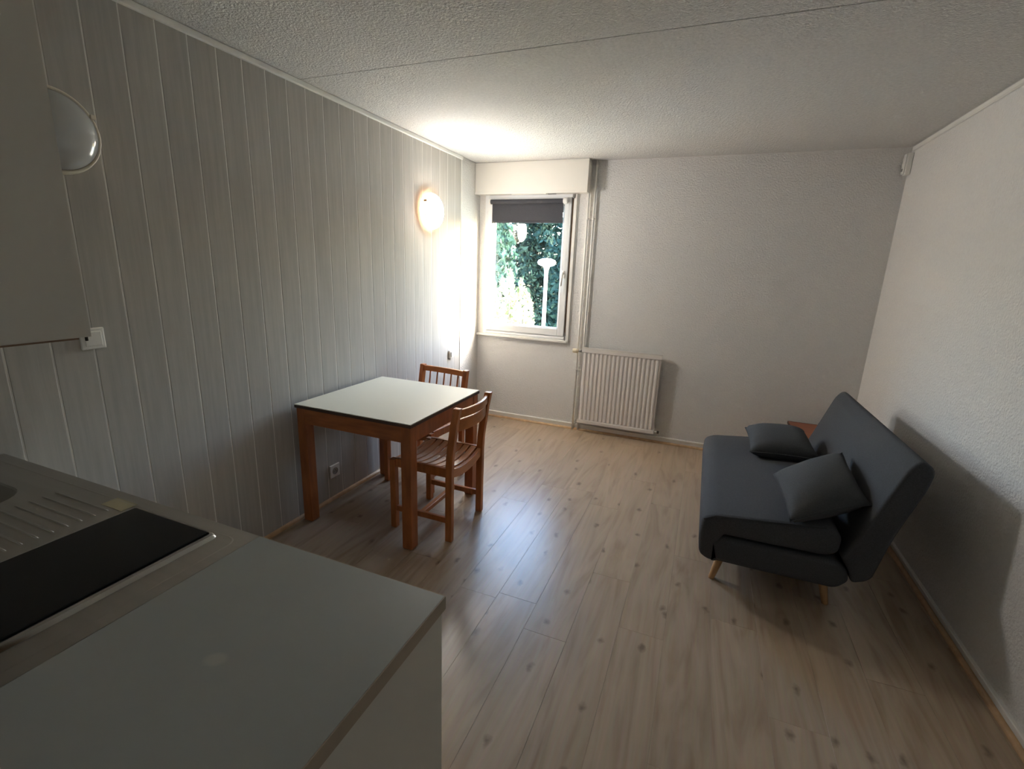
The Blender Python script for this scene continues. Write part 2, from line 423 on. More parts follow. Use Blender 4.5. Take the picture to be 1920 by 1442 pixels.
# cable trunking under the ceiling on the right wall and its corner box
ct = thing('cable_trunking', (W, -.06, 2.455), 'white plastic cable trunking running along the top of the right wall', 'trunking')
finish('channel', bx(W-.012, W-.0005, -6.28, -.065, 2.462, 2.488), 'white_plastic', ct, bevel=.003)
finish('channel_lid', bx(W-.016, W-.012, -6.28, -.065, 2.466, 2.485), 'white_plastic', ct, bevel=.002)
jb = thing('junction_box', (W-.03, -.03, 2.31), 'small white junction box in the ceiling corner at the end of the trunking', 'junction box')
finish('housing', bx(W-.034, W-.001, -.066, -.016, 2.305, 2.452), 'white_plastic', jb, bevel=.005)
finish('cover', bx(W-.046, W-.034, -.062, -.020, 2.312, 2.446), 'white_plastic', jb, bevel=.004)
for k in range(3):
    finish('terminal_slot', bx(W-.0495, W-.0455, -.052, -.030, 2.33+.036*k, 2.348+.036*k), 'grey_gap' if k == 0 else 'white_plastic', jb)

# ------------------------------------------------------------------ window
win = thing('window_1', (.51, 0, .885), 'white framed window with one large pane', kind='structure')
FY0, FY1 = -.006, .07
finish('frame', boxes((OX0, .088, FY0, FY1, OZ0, OZ1), (.934, OX1, FY0, FY1, OZ0, OZ1), (.088, .934, FY0, FY1, 2.196, OZ1), (.088, .934, FY0, FY1, OZ0, .926)), 'pvc_white', win, bevel=.004)
SX0, SX1, SZ0, SZ1 = .084, .923, .924, 2.200
GX0, GX1, GZ0, GZ1 = .150, .858, .992, 2.135
SY0, SY1 = -.024, .045
sash = finish('sash', boxes((SX0, GX0, SY0, SY1, SZ0, SZ1), (GX1, SX1, SY0, SY1, SZ0, SZ1), (GX0, GX1, SY0, SY1, GZ1, SZ1), (GX0, GX1, SY0, SY1, SZ0, GZ0)), 'pvc_white', win, bevel=.005)
finish('glazing_bead', boxes((GX0, GX0+.012, -.012, .004, GZ0, GZ1), (GX1-.012, GX1, -.012, .004, GZ0, GZ1), (GX0, GX1, -.012, .004, GZ1-.012, GZ1), (GX0, GX1, -.012, .004, GZ0, GZ0+.012)), 'pvc_white', sash, bevel=.002)
pane = finish('pane', bx(GX0+.002, GX1-.002, .008, .012, GZ0+.002, GZ1-.002), 'window_glass', sash)
finish('gasket', boxes((.9235, .9335, -.001, .03, SZ0, SZ1)), 'strap_brown', win)
finish('weather_bar', loft([[(.088, -.006, .886), (.088, -.020, .886), (.088, -.028, .902), (.088, -.006, .922)], [(.925, -.006, .886), (.925, -.020, .886), (.925, -.028, .902), (.925, -.006, .922)]]), 'pvc_white', win)
hd = finish('handle', boxes((.874, .900, -.034, -.024, 1.475, 1.545)), 'white_plastic', win, bevel=.004)
finish('lever', tube([(.887, -.034, 1.520), (.887, -.062, 1.520), (.886, -.068, 1.508), (.878, -.068, 1.405)], [.010, .010, .011, .009]), 'white_plastic', hd, smooth=True)
for z in (2.05, 1.50, 1.06):
    finish('hinge', lathe([(0, -.035), (.006, -.033), (.006, .033), (0, .035)], 'z', (.079, -.012, z), 10), 'pvc_white', win, smooth=True)
finish('sill', bx(-.011, .962, -.038, 0, .862, .886), 'white_paint', win, bevel=.006)
finish('casing', bx(.944, .972, -.022, .0, .866, 2.225), 'white_paint', win, bevel=.003)
# strap of the shutter
finish('shutter_strap', boxes((.9375, .9430, -.020, -.0185, .93, 2.215)), 'strap_brown', win)
finish('strap_guide', boxes((.932, .950, -.034, -.016, 2.188, 2.222), (.931, .940, -.028, -.016, .868, .962)), 'grey_gap', win, bevel=.003)

sb = thing('shutter_box', (.54, -.06, 2.222), 'long white roller shutter box above the window', 'shutter box')
finish('casing', bx(-.011, 1.084, -.12, -.0005, 2.226, H-.001), 'white_box', sb, bevel=.003)
finish('lower_lip', bx(-.011, 1.084, -.124, -.114, 2.222, 2.240), 'white_box', sb, bevel=.002)
finish('strap_slot', bx(.70, .775, -.060, -.030, 2.2225, 2.2265), 'grey_gap', sb)
finish('light_strip', bx(.35, .69, -.075, -.050, 2.2222, 2.2265), 'white_plastic', sb)
for px_ in (.95, .05):
    finish('screw', lathe([(0, -.0015), (.006, -.001), (.006, .001), (0, .001)], 'y', (px_, -.1205, 2.28), 10), 'white_paint', sb)

rb = thing('roller_blind', (.49, -.045, 1.975), 'dark grey roller blind pulled a little way down the window', 'blind')
finish('roll', lathe([(0, .128), (.021, .128), (.021, .852), (0, .852)], 'x', (0, -.050, 2.163), 20), 'blind_fabric', rb, smooth=False)
finish('fabric', bx(.136, .850, -.0345, -.0325, 1.990, 2.165), 'blind_fabric', rb)
finish('hem_bar', bx(.136, .850, -.038, -.030, 1.972, 1.992), 'blind_fabric', rb, bevel=.003)
finish('bracket', lathe([(0, .853), (.024, .853), (.026, .858), (.026, .885), (.022, .893), (0, .894)], 'x', (0, -.050, 2.165), 20), 'white_plastic', rb, smooth=False)
finish('bracket', boxes((.112, .127, -.062, -.024, 2.140, 2.188)), 'white_plastic', rb, bevel=.003)
finish('pull_chain', tube([(.876, -.052, 2.15), (.876, -.052, 1.30)], .0018, 6), 'white_plastic', rb)

# ------------------------------------------------------------------ pipes and radiator
def pipe(name, x, z0, label):
    t = thing(name, (x, -.024, z0), label, 'pipe')
    finish('tube', tube([(x, -.024, z0), (x, -.024, H-.002)], .0095, 14), 'white_paint', t, smooth=True)
    return t
p1 = pipe('heating_pipe', 1.078, 0.002, 'white heating pipe nearer the window, running down to the thermostat valve')
p2 = pipe('heating_pipe', 1.133, 0.002, 'white heating pipe ending behind the radiator, further from the window')
for z in (2.012, .615):
    cl = thing('pipe_clip', (1.113, 0, z-.006), 'white double clip holding both heating pipes near the shutter box' if z > 1 else 'white double clip holding both heating pipes beside the radiator', 'clip')
    finish('bridge', bx(1.066, 1.146, -.0125, -.008, z-.006, z+.006), 'white_paint', cl, bevel=.002)
    for x in (1.078, 1.133):
        finish('ring', lathe([(.0098, z-.007), (.0135, z-.006), (.0135, z+.006), (.0098, z+.007)], 'z', (x, -.024, 0), 14), 'white_paint', cl, smooth=True)
    finish('screw_base', tube([(1.106, -.012, z), (1.106, -.0005, z)], .004, 8), 'white_paint', cl)

RX0, RX1, RZ0, RZ1, RYF, RYB = 1.137, 1.864, .094, .843, -.080, -.036
rad = thing('radiator', (1.5, -.06, .10), 'white ribbed panel radiator below the bare back wall, right of the window', 'radiator')
# pressed front sheet
bm = bmesh.new(); n = 18; pitch = (RX1-RX0-.024)/n; pts = [(RX0, RYF+.008), (RX0+.012, RYF+.008)]
for k in range(n):
    x = RX0+.012+k*pitch
    pts += [(x+pitch*.16, RYF+.007), (x+pitch*.34, RYF), (x+pitch*.66, RYF), (x+pitch*.84, RYF+.007)]
pts += [(RX1-.012, RYF+.008), (RX1, RYF+.008)]
lo = [bm.verts.new((x, yy, RZ0+.05)) for x, yy in pts]; hi = [bm.verts.new((x, yy, RZ1-.055)) for x, yy in pts]
lo2 = [bm.verts.new((x, RYF+.006, RZ0+.025)) for x, yy in pts]; hi2 = [bm.verts.new((x, RYF+.006, RZ1-.03)) for x, yy in pts]
for A, B in ((lo2, lo), (lo, hi), (hi, hi2)):
    for i in range(len(pts)-1): bm.faces.new((A[i], A[i+1], B[i+1], B[i]))
finish('ribbed_front', bm, 'radiator_enamel', rad, smooth=False)
finish('top_channel', boxes((RX0-.006, RX1+.004, RYF-.004, RYF+.012, RZ1-.042, RZ1), (RX0-.006, RX1+.004, RYF-.004, RYB, RZ1-.006, RZ1)), 'radiator_enamel', rad, bevel=.004)
finish('bottom_channel', boxes((RX0-.008, RX1+.002, RYF-.003, RYF+.014, RZ0, RZ0+.036)), 'radiator_enamel', rad, bevel=.005)
finish('side_panel', bx(RX1-.004, RX1+.001, RYF+.008, RYB, RZ0+.02, RZ1-.004), 'radiator_enamel', rad)
finish('side_panel', bx(RX0-.001, RX0+.004, RYF+.008, RYB, RZ0+.02, RZ1-.004), 'radiator_enamel', rad)
finish('rear_sheet', bx(RX0, RX1, RYB-.003, RYB, RZ0+.01, RZ1-.02), 'radiator_enamel', rad)
for x in (RX0+.12, RX1-.12):
    finish('wall_bracket', bx(x-.015, x+.015, RYB, -.0005, RZ0+.1, RZ1-.1), 'radiator_enamel', rad)
tv = finish('valve_body', tube([(1.132, -.064, .806), (1.098, -.064, .806)], .010, 12), 'grey_gap', rad, smooth=True)
finish('thermostat_head', lathe([(0, 1.040), (.019, 1.038), (.022, 1.043), (.022, 1.075), (.016, 1.090), (.013, 1.098), (0, 1.098)], 'x', (0, -.064, .806), 18), 'cream_plastic', tv, smooth=False)
dv = finish('drain_stub', tube([(1.868, -.064, .118), (1.893, -.064, .118)], .009, 10), 'white_paint', rad, smooth=True)
finish('drain_cap', lathe([(0, 1.893), (.013, 1.893), (.014, 1.897), (.012, 1.910), (0, 1.913)], 'x', (0, -.064, .118), 12), 'dark_gap', dv)

# ------------------------------------------------------------------ wall lamps
def wall_lamp(cy, cz, label, lit):
    t = thing('wall_lamp', (0, cy, cz), label, 'lamp', 'round wall lamps on the boarded wall')
    rm, lm = ('lamp_ring_lit', 'lamp_lit') if lit else ('lamp_ring_off', 'lamp_lens_off')
    finish('base_ring', lathe([(.120, .0005), (.132, .0005), (.140, .010), (.141, .034), (.136, .050), (.131, .052), (.127, .048), (.124, .036)], 'x', (0, cy, cz), 48), rm, t, smooth=True)
    prof = [(.126, .046)]+[(.126*math.cos(R(a)), .046+.056*math.sin(R(a))) for a in range(10, 90, 10)]+[(0, .102)]
    finish('dome', lathe(prof, 'x', (0, cy, cz), 48), lm, t, smooth=True)
    finish('back_plate', lathe([(0, .004), (.12, .004), (.12, .008), (0, .008)], 'x', (0, cy, cz), 32), 'white_plastic', t)
    for a in (150, 30):
        finish('clip', bx(.030, .058, cy-.009+.137*math.cos(R(a)), cy+.009+.137*math.cos(R(a)), cz+.137*math.sin(R(a))-.008, cz+.137*math.sin(R(a))+.008), 'lamp_ring_lit' if lit else 'lamp_ring_off', t, bevel=.003)
    return t
wall_lamp(-.968, 1.975, 'glowing round wall lamp near the window', True)
wall_lamp(-3.432, 1.966, 'unlit round frosted wall lamp half hidden by the kitchen wall cabinet', False)

# ------------------------------------------------------------------ switches and socket
t = thing('light_switch', (.001, -3.408, 1.243), 'square white light switch on the boards below the wall cabinet corner', 'switch', 'white wall fittings')
finish('plate', bx(.0005, .009, -3.449, -3.367, 1.202, 1.284), 'white_plastic', t, bevel=.004)
finish('rocker', bx(.009, .0135, -3.436, -3.380, 1.215, 1.271), 'white_plastic', t, bevel=.003)
t = thing('light_switch', (.001, -.605, .745), 'small white switch on the boards near the window corner', 'switch', 'white wall fittings')
finish('plate', bx(.0005, .022, -.640, -.568, .708, .786), 'white_plastic', t, bevel=.008)
finish('rocker', bx(.022, .029, -.628, -.580, .722, .772), 'white_plastic', t, bevel=.003)
t = thing('power_socket', (.001, -2.180, .20), 'square white power socket low on the boards under the table', 'socket', 'white wall fittings')
finish('plate', bx(.0005, .012, -2.224, -2.136, .155, .245), 'white_plastic', t, bevel=.005)
w_ = finish('well', lathe([(.024, .0125), (.0235, .015), (.020, .015), (.0195, .0125), (0, .0125)], 'x', (0, -2.180, .20), 24), 'socket_dark', t)
finish('earth_pin', tube([(.010, -2.180, .208), (.019, -2.180, .208)], .0028, 8), 'steel_bright', w_)
for dy in (-.0095, .0095):
    finish('contact_hole', lathe([(0, .0132), (.003, .0132), (.003, .0126)], 'x', (0, -2.180+dy, .196), 8), 'dark_gap', w_)

# ------------------------------------------------------------------ table
TX0, TX1, TY0, TY1, TZ = .030, .826, -2.497, -1.674, .750
tb = thing('dining_table', ((TX0+TX1)/2, (TY0+TY1)/2, 0), 'square wooden table with a cream laminate top standing against the boards', 'table')
top = finish('tabletop', bx(TX0+.002, TX1-.002, TY0+.002, TY1-.002, TZ-.004, TZ), 'table_laminate', tb)
finish('edge_band', bx(TX0, TX1, TY0, TY1, TZ-.022, TZ-.0045), 'table_edge', tb, bevel=.002)
LG = .062; IN = .008
ax0, ax1, ay0, ay1 = TX0+IN, TX1-IN, TY0+IN, TY1-IN
for (xa, ya) in ((ax0, ay0), (ax1-LG, ay0), (ax1-LG, ay1-LG), (ax0, ay1-LG)):
    bm = bmesh.new()
    c = .006
    rings = []
    for z, d in ((0.0, c), (c*1.2, 0), (TZ-.0225, 0)):
        rings.append([(xa+d, ya+d, z), (xa+LG-d, ya+d, z), (xa+LG-d, ya+LG-d, z), (xa+d, ya+LG-d, z)])
    finish('leg', loft(rings, bm=bm), 'table_wood', tb, bevel=.0025)
AZ0, AZ1 = .637, TZ-.0225
finish('apron', bx(ax0+LG, ax1-LG, ay0+.002, ay0+.024, AZ0, AZ1), 'table_wood_x', tb)
finish('apron', bx(ax0+LG, ax1-LG, ay1-.024, ay1-.002, AZ0, AZ1), 'table_wood_x', tb)
finish('apron', bx(ax1-.024, ax1-.002, ay0+LG, ay1-LG, AZ0, AZ1), 'table_wood', tb)
finish('apron', bx(ax0+.002, ax0+.024, ay0+LG, ay1-LG, AZ0, AZ1), 'table_wood', tb)

# ------------------------------------------------------------------ chairs
def rect_loft(path, hx, hy):
    """rectangular bar through (x, y, z) points, half sizes in x and y"""
    return loft([[(x-hx, y-hy, z), (x+hx, y-hy, z), (x+hx, y+hy, z), (x-hx, y+hy, z)] for x, y, z in path])
def dish(x, half): return .026*(1-(x/half)**2)
def curved_rail(y0, bow, z0, z1, half, th, n=10, dish_amt=0):
    rings = []
    for k in range(n+1):
        x = -half+2*half*k/n; yy = y0+bow*(1-(x/half)**2); dz = -dish_amt*(1-(x/half)**2)
        rings.append([(x, yy-th/2, z0+dz), (x, yy+th/2, z0+dz), (x, yy+th/2, z1+dz), (x, yy-th/2, z1+dz)])
    return loft(rings)
def chair(name, loc, rz, label, kind):
    t = thing(name, loc, label, 'chair', 'wooden chairs at the table', rz=rz)
    hw, hd, lg = .198, .188, .0185
    P = dict(parent=t, local=True)
    for s in (-1, 1):
        if kind == 'rail':
            path = [(s*hw, hd, 0.0), (s*hw, hd, .43), (s*hw, hd+.004, .52), (s*hw, hd+.016, .62), (s*hw, hd+.029, .72), (s*hw, hd+.047, .815)]
        else:
            path = [(s*hw, hd, 0.0), (s*hw, hd, .43), (s*hw, hd+.010, .55), (s*hw, hd+.028, .68), (s*hw, hd+.052, .810)]
        finish('rear_post', rect_loft(path, lg*.92, lg*1.12), 'chair_wood', bevel=.004, bangle=60, **P)
        finish('front_leg', rect_loft([(s*hw, -hd, 0), (s*hw, -hd, .445)], lg, lg), 'chair_wood', bevel=.003, **P)
        finish('side_rail', bx(s*hw-.011, s*hw+.011, -hd+lg, hd-lg, .398, .452), 'chair_wood', bevel=.003, **P)
        finish('side_stretcher', bx(s*hw-.010, s*hw+.010, -hd+lg, hd-lg, .112, .146), 'chair_wood', bevel=.003, **P)
    finish('cross_stretcher', bx(-hw+.010, hw-.010, -.018, .012, .114, .142), 'chair_slat', bevel=.003, **P)
    finish('front_rail', curved_rail(-hd, 0, .392, .440, hw-lg, .022, dish_amt=.022), 'chair_slat', **P)
    finish('rear_rail', curved_rail(hd, 0, .392, .446, hw-lg, .022, dish_amt=.028), 'chair_slat', bevel=.002, bangle=60, **P)
    n = 7; y0 = -hd+.016; step = (2*hd-.032)/n
    for k in range(n):
        finish('seat_slat', curved_rail(y0+step*(k+.5), 0, .436, .449, hw-.012, step-.012, 10, .026), 'chair_slat', bevel=.0015, bangle=60, **P)
    if kind == 'rail':
        finish('back_rail', curved_rail(hd+.041, .034, .752, .800, hw-.014, .018, 14), 'chair_slat', bevel=.004, bangle=60, **P)
        finish('back_rail', curved_rail(hd+.030, .034, .672, .742, hw-.014, .018, 14), 'chair_slat', bevel=.004, bangle=60, **P)
    else:
        finish('back_rail', curved_rail(hd+.046, .012, .762, .803, hw-.014, .022, 10), 'chair_slat', bevel=.003, bangle=60, **P)
        finish('back_rail', curved_rail(hd+.006, .010, .520, .550, hw-.014, .020, 10), 'chair_slat', bevel=.003, bangle=60, **P)
        for k in range(5):
            x = -.128+.064*k; bw = .011*(1-(x/.184)**2)
            finish('spindle', tube([(x, hd+.008+bw, .545), (x, hd+.046+bw, .768)], .0062, 10), 'chair_wood', smooth=True, **P)
    return t
chair('dining_chair', (.764, -2.106, 0), R(-90), 'wooden chair with slatted seat and two curved back rails, tucked under the table side', 'rail')
chair('dining_chair', (.365, -1.630, 0), R(-6), 'wooden chair with thin upright back spindles at the far end of the table', 'spindle')

# ------------------------------------------------------------------ sofa
SY_N, SY_F = -2.105, -.765
sofa = thing('sofa', (2.65, -1.435, 0), 'charcoal armless fold-out sofa on splayed wooden legs by the right wall', 'sofa')
def soft_prism(poly, y0, y1, r=.028, n=4):
    """outline extruded along y with rounded ends"""
    cx = sum(p[0] for p in poly)/len(poly); cz = sum(p[1] for p in poly)/len(poly)
    m_ = len(poly); nrm = []
    area = sum(poly[i][0]*poly[(i+1) % m_][1]-poly[(i+1) % m_][0]*poly[i][1] for i in range(m_))
    sgn = 1 if area > 0 else -1
    for i in range(m_):
        a = Vector(poly[i-1]); b_ = Vector(poly[i]); c = Vector(poly[(i+1) % m_])
        n1 = Vector(((b_-a).y, -(b_-a).x)).normalized(); n2 = Vector(((c-b_).y, -(c-b_).x)).normalized()
        nn = (n1+n2); nn = nn.normalized() if nn.length > 1e-6 else n1
        nrm.append(nn*sgn)
    def off(d): return [(p[0]-nv.x*d, p[1]-nv.y*d) for p, nv in zip(poly, nrm)]
    rings = []
    for k in range(n+1):
        a = R(90*k/n); d = r*(1-math.sin(a)); yy = y0+r*(1-math.cos(a))
        rings.append([(x, yy, z) for x, z in off(d)])
    for j in range(1, 8):
        yy = y0+r+(y1-y0-2*r)*j/8
        rings.append([(x, yy, z) for x, z in poly])
    for k in range(n, -1, -1):
        a = R(90*k/n); d = r*(1-math.sin(a)); yy = y1-r*(1-math.cos(a))
        rings.append([(x, yy, z) for x, z in off(d)])
    return loft(rings)
def rounded(poly, rad, n=4):
    out = []
    for i, p in enumerate(poly):
        r = rad[i] if isinstance(rad, (list, tuple)) else rad
        a = Vector(poly[i-1]); b_ = Vector(p); c = Vector(poly[(i+1) % len(poly)])
        d1 = (a-b_); d2 = (c-b_); r = min(r, d1.length*.45, d2.length*.45)
        if r < .002: out.append(tuple(b_)); continue
        s = b_+d1.normalized()*r; e_ = b_+d2.normalized()*r
        for k in range(n+1):
            u = k/n; q = s*(1-u)**2+b_*2*u*(1-u)+e_*u*u; out.append(tuple(q))
    return out
up_poly = rounded([(2.386, .150), (2.345, .146), (2.297, .170), (2.283, .270), (2.288, .375), (2.345, .404), (2.60, .432), (2.835, .462), (2.890, .420), (2.885, .335), (2.835, .309), (2.60, .304), (2.400, .303), (2.384, .270)],
                  [.004, .03, .04, .05, .05, .05, .1, .04, .03, .03, .03, .05, .008, .02])
lo_poly = rounded([(2.325, .250), (2.395, .293), (2.60, .292), (2.88, .297), (2.935, .262), (2.950, .205), (2.905, .152), (2.60, .150), (2.340, .151)],
                  [.01, .01, .05, .02, .02, .02, .03, .05, .008])
bk_poly = rounded([(2.955, .203), (2.938, .262), (2.897, .320), (2.945, .450), (3.062, .800), (3.100, .846), (3.158, .806), (3.145, .715), (3.072, .470), (3.030, .250), (3.010, .226)],
                  [.02, .02, .02, .1, .05, .035, .03, .05, .1, .02, .02])
finish('seat_cushion', soft_prism(up_poly, SY_N, SY_F), 'sofa_fabric', sofa, smooth=True)
finish('base_cushion', soft_prism(lo_poly, SY_N+.001, SY_F-.001, .026), 'sofa_side_fabric', sofa, smooth=True)
finish('backrest', soft_prism(bk_poly, SY_N, SY_F, .016), 'sofa_fabric', sofa, smooth=True)
finish('seam', tube([(2.297, SY_N+.006, .372), (2.350, SY_N+.006, .4015), (2.60, SY_N+.006, .428), (2.815, SY_N+.006, .455)], .004, 6), 'sofa_side_fabric', sofa)
for (bx_, by_, tx_, ty_) in ((2.378, -2.015, 2.418, -1.985), (2.905, -1.992, 2.868, -1.965), (2.378, -.855, 2.418, -.885), (2.905, -.875, 2.868, -.905)):
    finish('leg', tube([(bx_, by_, 0.0), (bx_, by_, .002), (tx_, ty_, .165)], [.0135, .015, .024], 14), 'beech_leg', sofa, smooth=True)

def pillow(name, label, corners, thick, seed):
    A, B, C, D = [Vector(c) for c in corners]
    ctr = (A+B+C+D)/4
    nrm = ((C-A).cross(D-B)).normalized()
    if nrm.z < 0: nrm = -nrm
    rnd = random.Random(seed); n = 18
    bm = bmesh.new(); grid = {}
    for side in (1, -1):
        for i in range(n+1):
            for j in range(n+1):
                u, v = -1+2*i/n, -1+2*j/n
                edge = i in (0, n) or j in (0, n)
                if side == -1 and edge: grid[side, i, j] = grid[1, i, j]; continue
                pu = u*(1-.075*(1-v*v)*abs(u)**3); pv = v*(1-.075*(1-u*u)*abs(v)**3)
                s, t_ = (pu+1)/2, (pv+1)/2
                p = A*(1-s)*(1-t_)+B*s*(1-t_)+C*s*t_+D*(1-s)*t_
                h = thick*((1-u**2)*(1-v**2))**.42
                h *= 1+.05*math.sin(3.1*u+seed)+.04*math.sin(4.3*v+2*seed)
                w_ = .0045*math.sin(9*u+5*v+seed)*(abs(u*v))*(0 if edge else 1)
                grid[side, i, j] = bm.verts.new(p+nrm*(side*h+w_))
    for side in (1, -1):
        for i in range(n):
            for j in range(n):
                q = [grid[side, i, j], grid[side, i+1, j], grid[side, i+1, j+1], grid[side, i, j+1]]
                bm.faces.new(q if side == 1 else q[::-1])
    t = thing(name, (ctr.x, ctr.y, ctr.z-thick), label, 'pillow', 'loose pillows on the sofa')
    finish('cover', bm, 'pillow_fabric', t, smooth=True)
    pc = [grid_p for grid_p in ()]
    def edge_pt(u, v):
        pu = u*(1-.075*(1-v*v)*abs(u)**3); pv = v*(1-.075*(1-u*u)*abs(v)**3); s, t_ = (pu+1)/2, (pv+1)/2
        return A*(1-s)*(1-t_)+B*s*(1-t_)+C*s*t_+D*(1-s)*t_
    loop = [edge_pt(-1+2*k/10, -1) for k in range(10)]+[edge_pt(1, -1+2*k/10) for k in range(10)]+[edge_pt(1-2*k/10, 1) for k in range(10)]+[edge_pt(-1, 1-2*k/10) for k in range(11)]
    finish('piping', tube(loop, .0028, 6), 'pillow_fabric', t, smooth=True)
    return t
pillow('pillow', 'larger dark grey pillow lying at the near end of the sofa', [(2.62, -1.765, .545), (2.655, -2.165, .478), (2.985, -2.030, .575), (2.962, -1.545, .652)], .090, 1)
pillow('pillow', 'dark grey pillow slumped behind the larger one on the sofa', [(2.53, -.94, .540), (2.548, -1.25, .474), (2.93, -1.31, .510), (2.875, -.98, .585)], .098, 2.4)

# ------------------------------------------------------------------ wooden box table in the corner
bt = thing('side_table', (3.14, -.33, 0), 'low reddish wooden box table in the corner behind the sofa', 'table')
finish('top', bx(2.926, 3.366, -.56, -.100, .384, .402), 'box_wood', bt, bevel=.002)
finish('edge_strip', boxes((2.922, 2.926, -.564, -.096, .382, .403), (2.926, 3.366, -.100, -.096, .382, .403), (2.926, 3.366, -.564, -.560, .382, .403)), 'box_wood_dark', bt)
for s in (2.930, 3.344):
    finish('side_panel', bx(s, s+.018, -.555, -.105, .0, .384), 'box_wood', bt)
finish('shelf', bx(2.948, 3.344, -.550, -.110, .16, .176), 'box_wood', bt)

# ------------------------------------------------------------------ kitchen corner
CZ = .884
ku = thing('base_cabinet', (.6, -4.03, 0), 'cream base cabinet under the steel sink top', 'cabinet')
finish('body', boxes((.012, .030, -4.395, -3.745, .0, CZ-.034), (1.175, 1.193, -4.395, -3.745, .0, CZ-.034), (.030, 1.175, -4.395, -4.320, .0, CZ-.034), (.030, 1.175, -4.320, -3.745, .09, .108)), 'cabinet_cream', ku)
for x0, x1 in ((.014, .600), (.606, 1.192)):
    d = finish('door', bx(x0, x1, -3.744, -3.727, .10, CZ-.045), 'cabinet_cream', ku, bevel=.002)
    hx = x1-.05 if x0 < .3 else x0+.05
    finish('handle', tube([(hx, -3.727, .60), (hx, -3.700, .60), (hx, -3.700, .72), (hx, -3.727, .72)], .005, 8), 'steel_bright', d)
finish('plinth', bx(.03, 1.175, -3.80, -3.785, 0, .09), 'cabinet_edge', ku)

st = thing('sink_top', (.6, -4.03, CZ-.03), 'brushed steel sink top with drainer in the kitchen corner', 'sink')
SX_0, SX_1, SYa, SYb = .004, 1.196, -4.395, -3.721
# deck with openings for bowl and hob: built as strips around two rounded holes
def plate_hole(bm, rect, hole, z):
    x0, x1, y0, y1 = rect
    def outer(p):
        cx = (hole_c[0]); cy = hole_c[1]
        dx, dy = p[0]-cx, p[1]-cy
        ts = []
        if dx > 1e-9: ts.append((x1-cx)/dx)
        if dx < -1e-9: ts.append((x0-cx)/dx)
        if dy > 1e-9: ts.append((y1-cy)/dy)
        if dy < -1e-9: ts.append((y0-cy)/dy)
        t = min(ts); return (cx+dx*t, cy+dy*t)
    hole_c = (sum(p[0] for p in hole)/len(hole), sum(p[1] for p in hole)/len(hole))
    inner = [bm.verts.new((x, y_, z)) for x, y_ in hole]
    outs = [outer(p) for p in hole]
    for cxy in ((x0, y0), (x1, y0), (x1, y1), (x0, y1)):
        i = min(range(len(outs)), key=lambda k: (outs[k][0]-cxy[0])**2+(outs[k][1]-cxy[1])**2); outs[i] = cxy
    ov = [bm.verts.new((x, y_, z)) for x, y_ in outs]
    n = len(hole)
    for i in range(n):
        j = (i+1) % n; bm.faces.new((ov[i], ov[j], inner[j], inner[i]))
    return inner
bm = bmesh.new()
bowl = rrect(.075, .432, -4.215, -3.838, .085, 6)
plate_hole(bm, (SX_0, .470, SYa, SYb), bowl, CZ)
bm.faces.new([bm.verts.new(p) for p in ((.470, SYa, CZ), (SX_1, SYa, CZ), (SX_1, SYb, CZ), (.470, SYb, CZ))])
ap = [(SX_0, SYb), (SX_1, SYb)]
for (xa, ya, xb, yb) in ((SX_0, SYb, SX_1, SYb), (SX_1, SYb, SX_1, SYa), (SX_1, SYa, SX_0, SYa), (SX_0, SYa, SX_0, SYb)):
    bm.faces.new([bm.verts.new(p) for p in ((xa, ya, CZ), (xb, yb, CZ), (xb, yb, CZ-.032), (xa, ya, CZ-.032))])
bmesh.ops.remove_doubles(bm, verts=bm.verts, dist=.0004)
finish('deck', bm, 'steel', st)
def ring_of(pts, z, s, cx, cy): return [(cx+(x-cx)*s, cy+(y_-cy)*s, z) for x, y_ in pts]
bcx, bcy = .2535, -4.0265
finish('bowl', loft([ring_of(bowl, CZ, 1, bcx, bcy), ring_of(bowl, CZ-.006, .985, bcx, bcy), ring_of(bowl, CZ-.12, .95, bcx, bcy), ring_of(bowl, CZ-.145, .86, bcx, bcy)][::-1], cap=False), 'steel', st, smooth=False)
bm = bmesh.new(); bm.faces.new([bm.verts.new(p) for p in ring_of(bowl, CZ-.145, .86, bcx, bcy)])
finish('bowl_floor', bm, 'steel', st)
finish('drain', lathe([(0, CZ-.142), (.035, CZ-.142), (.038, CZ-.1445)], 'z', (bcx, bcy, 0), 20), 'steel_bright', st)
for k in range(12):
    y_ = -3.805-.030*k
    finish('drainer_rib', tube([(.485, y_, CZ-.0015), (.50, y_, CZ), (.715, y_, CZ), (.730, y_, CZ-.0015)], .0026, 8), 'steel', st, smooth=True)
fr_o = rrect(.030, 1.165, -4.31, -3.752, .03, 4); fr_i = rrect(.034, 1.161, -4.306, -3.756, .027, 4)
finish('pressed_border', loft([[(x, y_, CZ-.001) for x, y_ in fr_o], [(x, y_, CZ+.0014) for x, y_ in fr_i], [(x, y_, CZ-.001) for x, y_ in rrect(.039, 1.156, -4.301, -3.761, .024, 4)]], cap=False), 'steel', st, smooth=True)
finish('adhesive_mark', prism([(0, 0)]*0 or [(.675, CZ+.0004), (.765, CZ+.0004), (.765, CZ+.0009), (.675, CZ+.0009)], -3.792, -3.750), 'residue', st)

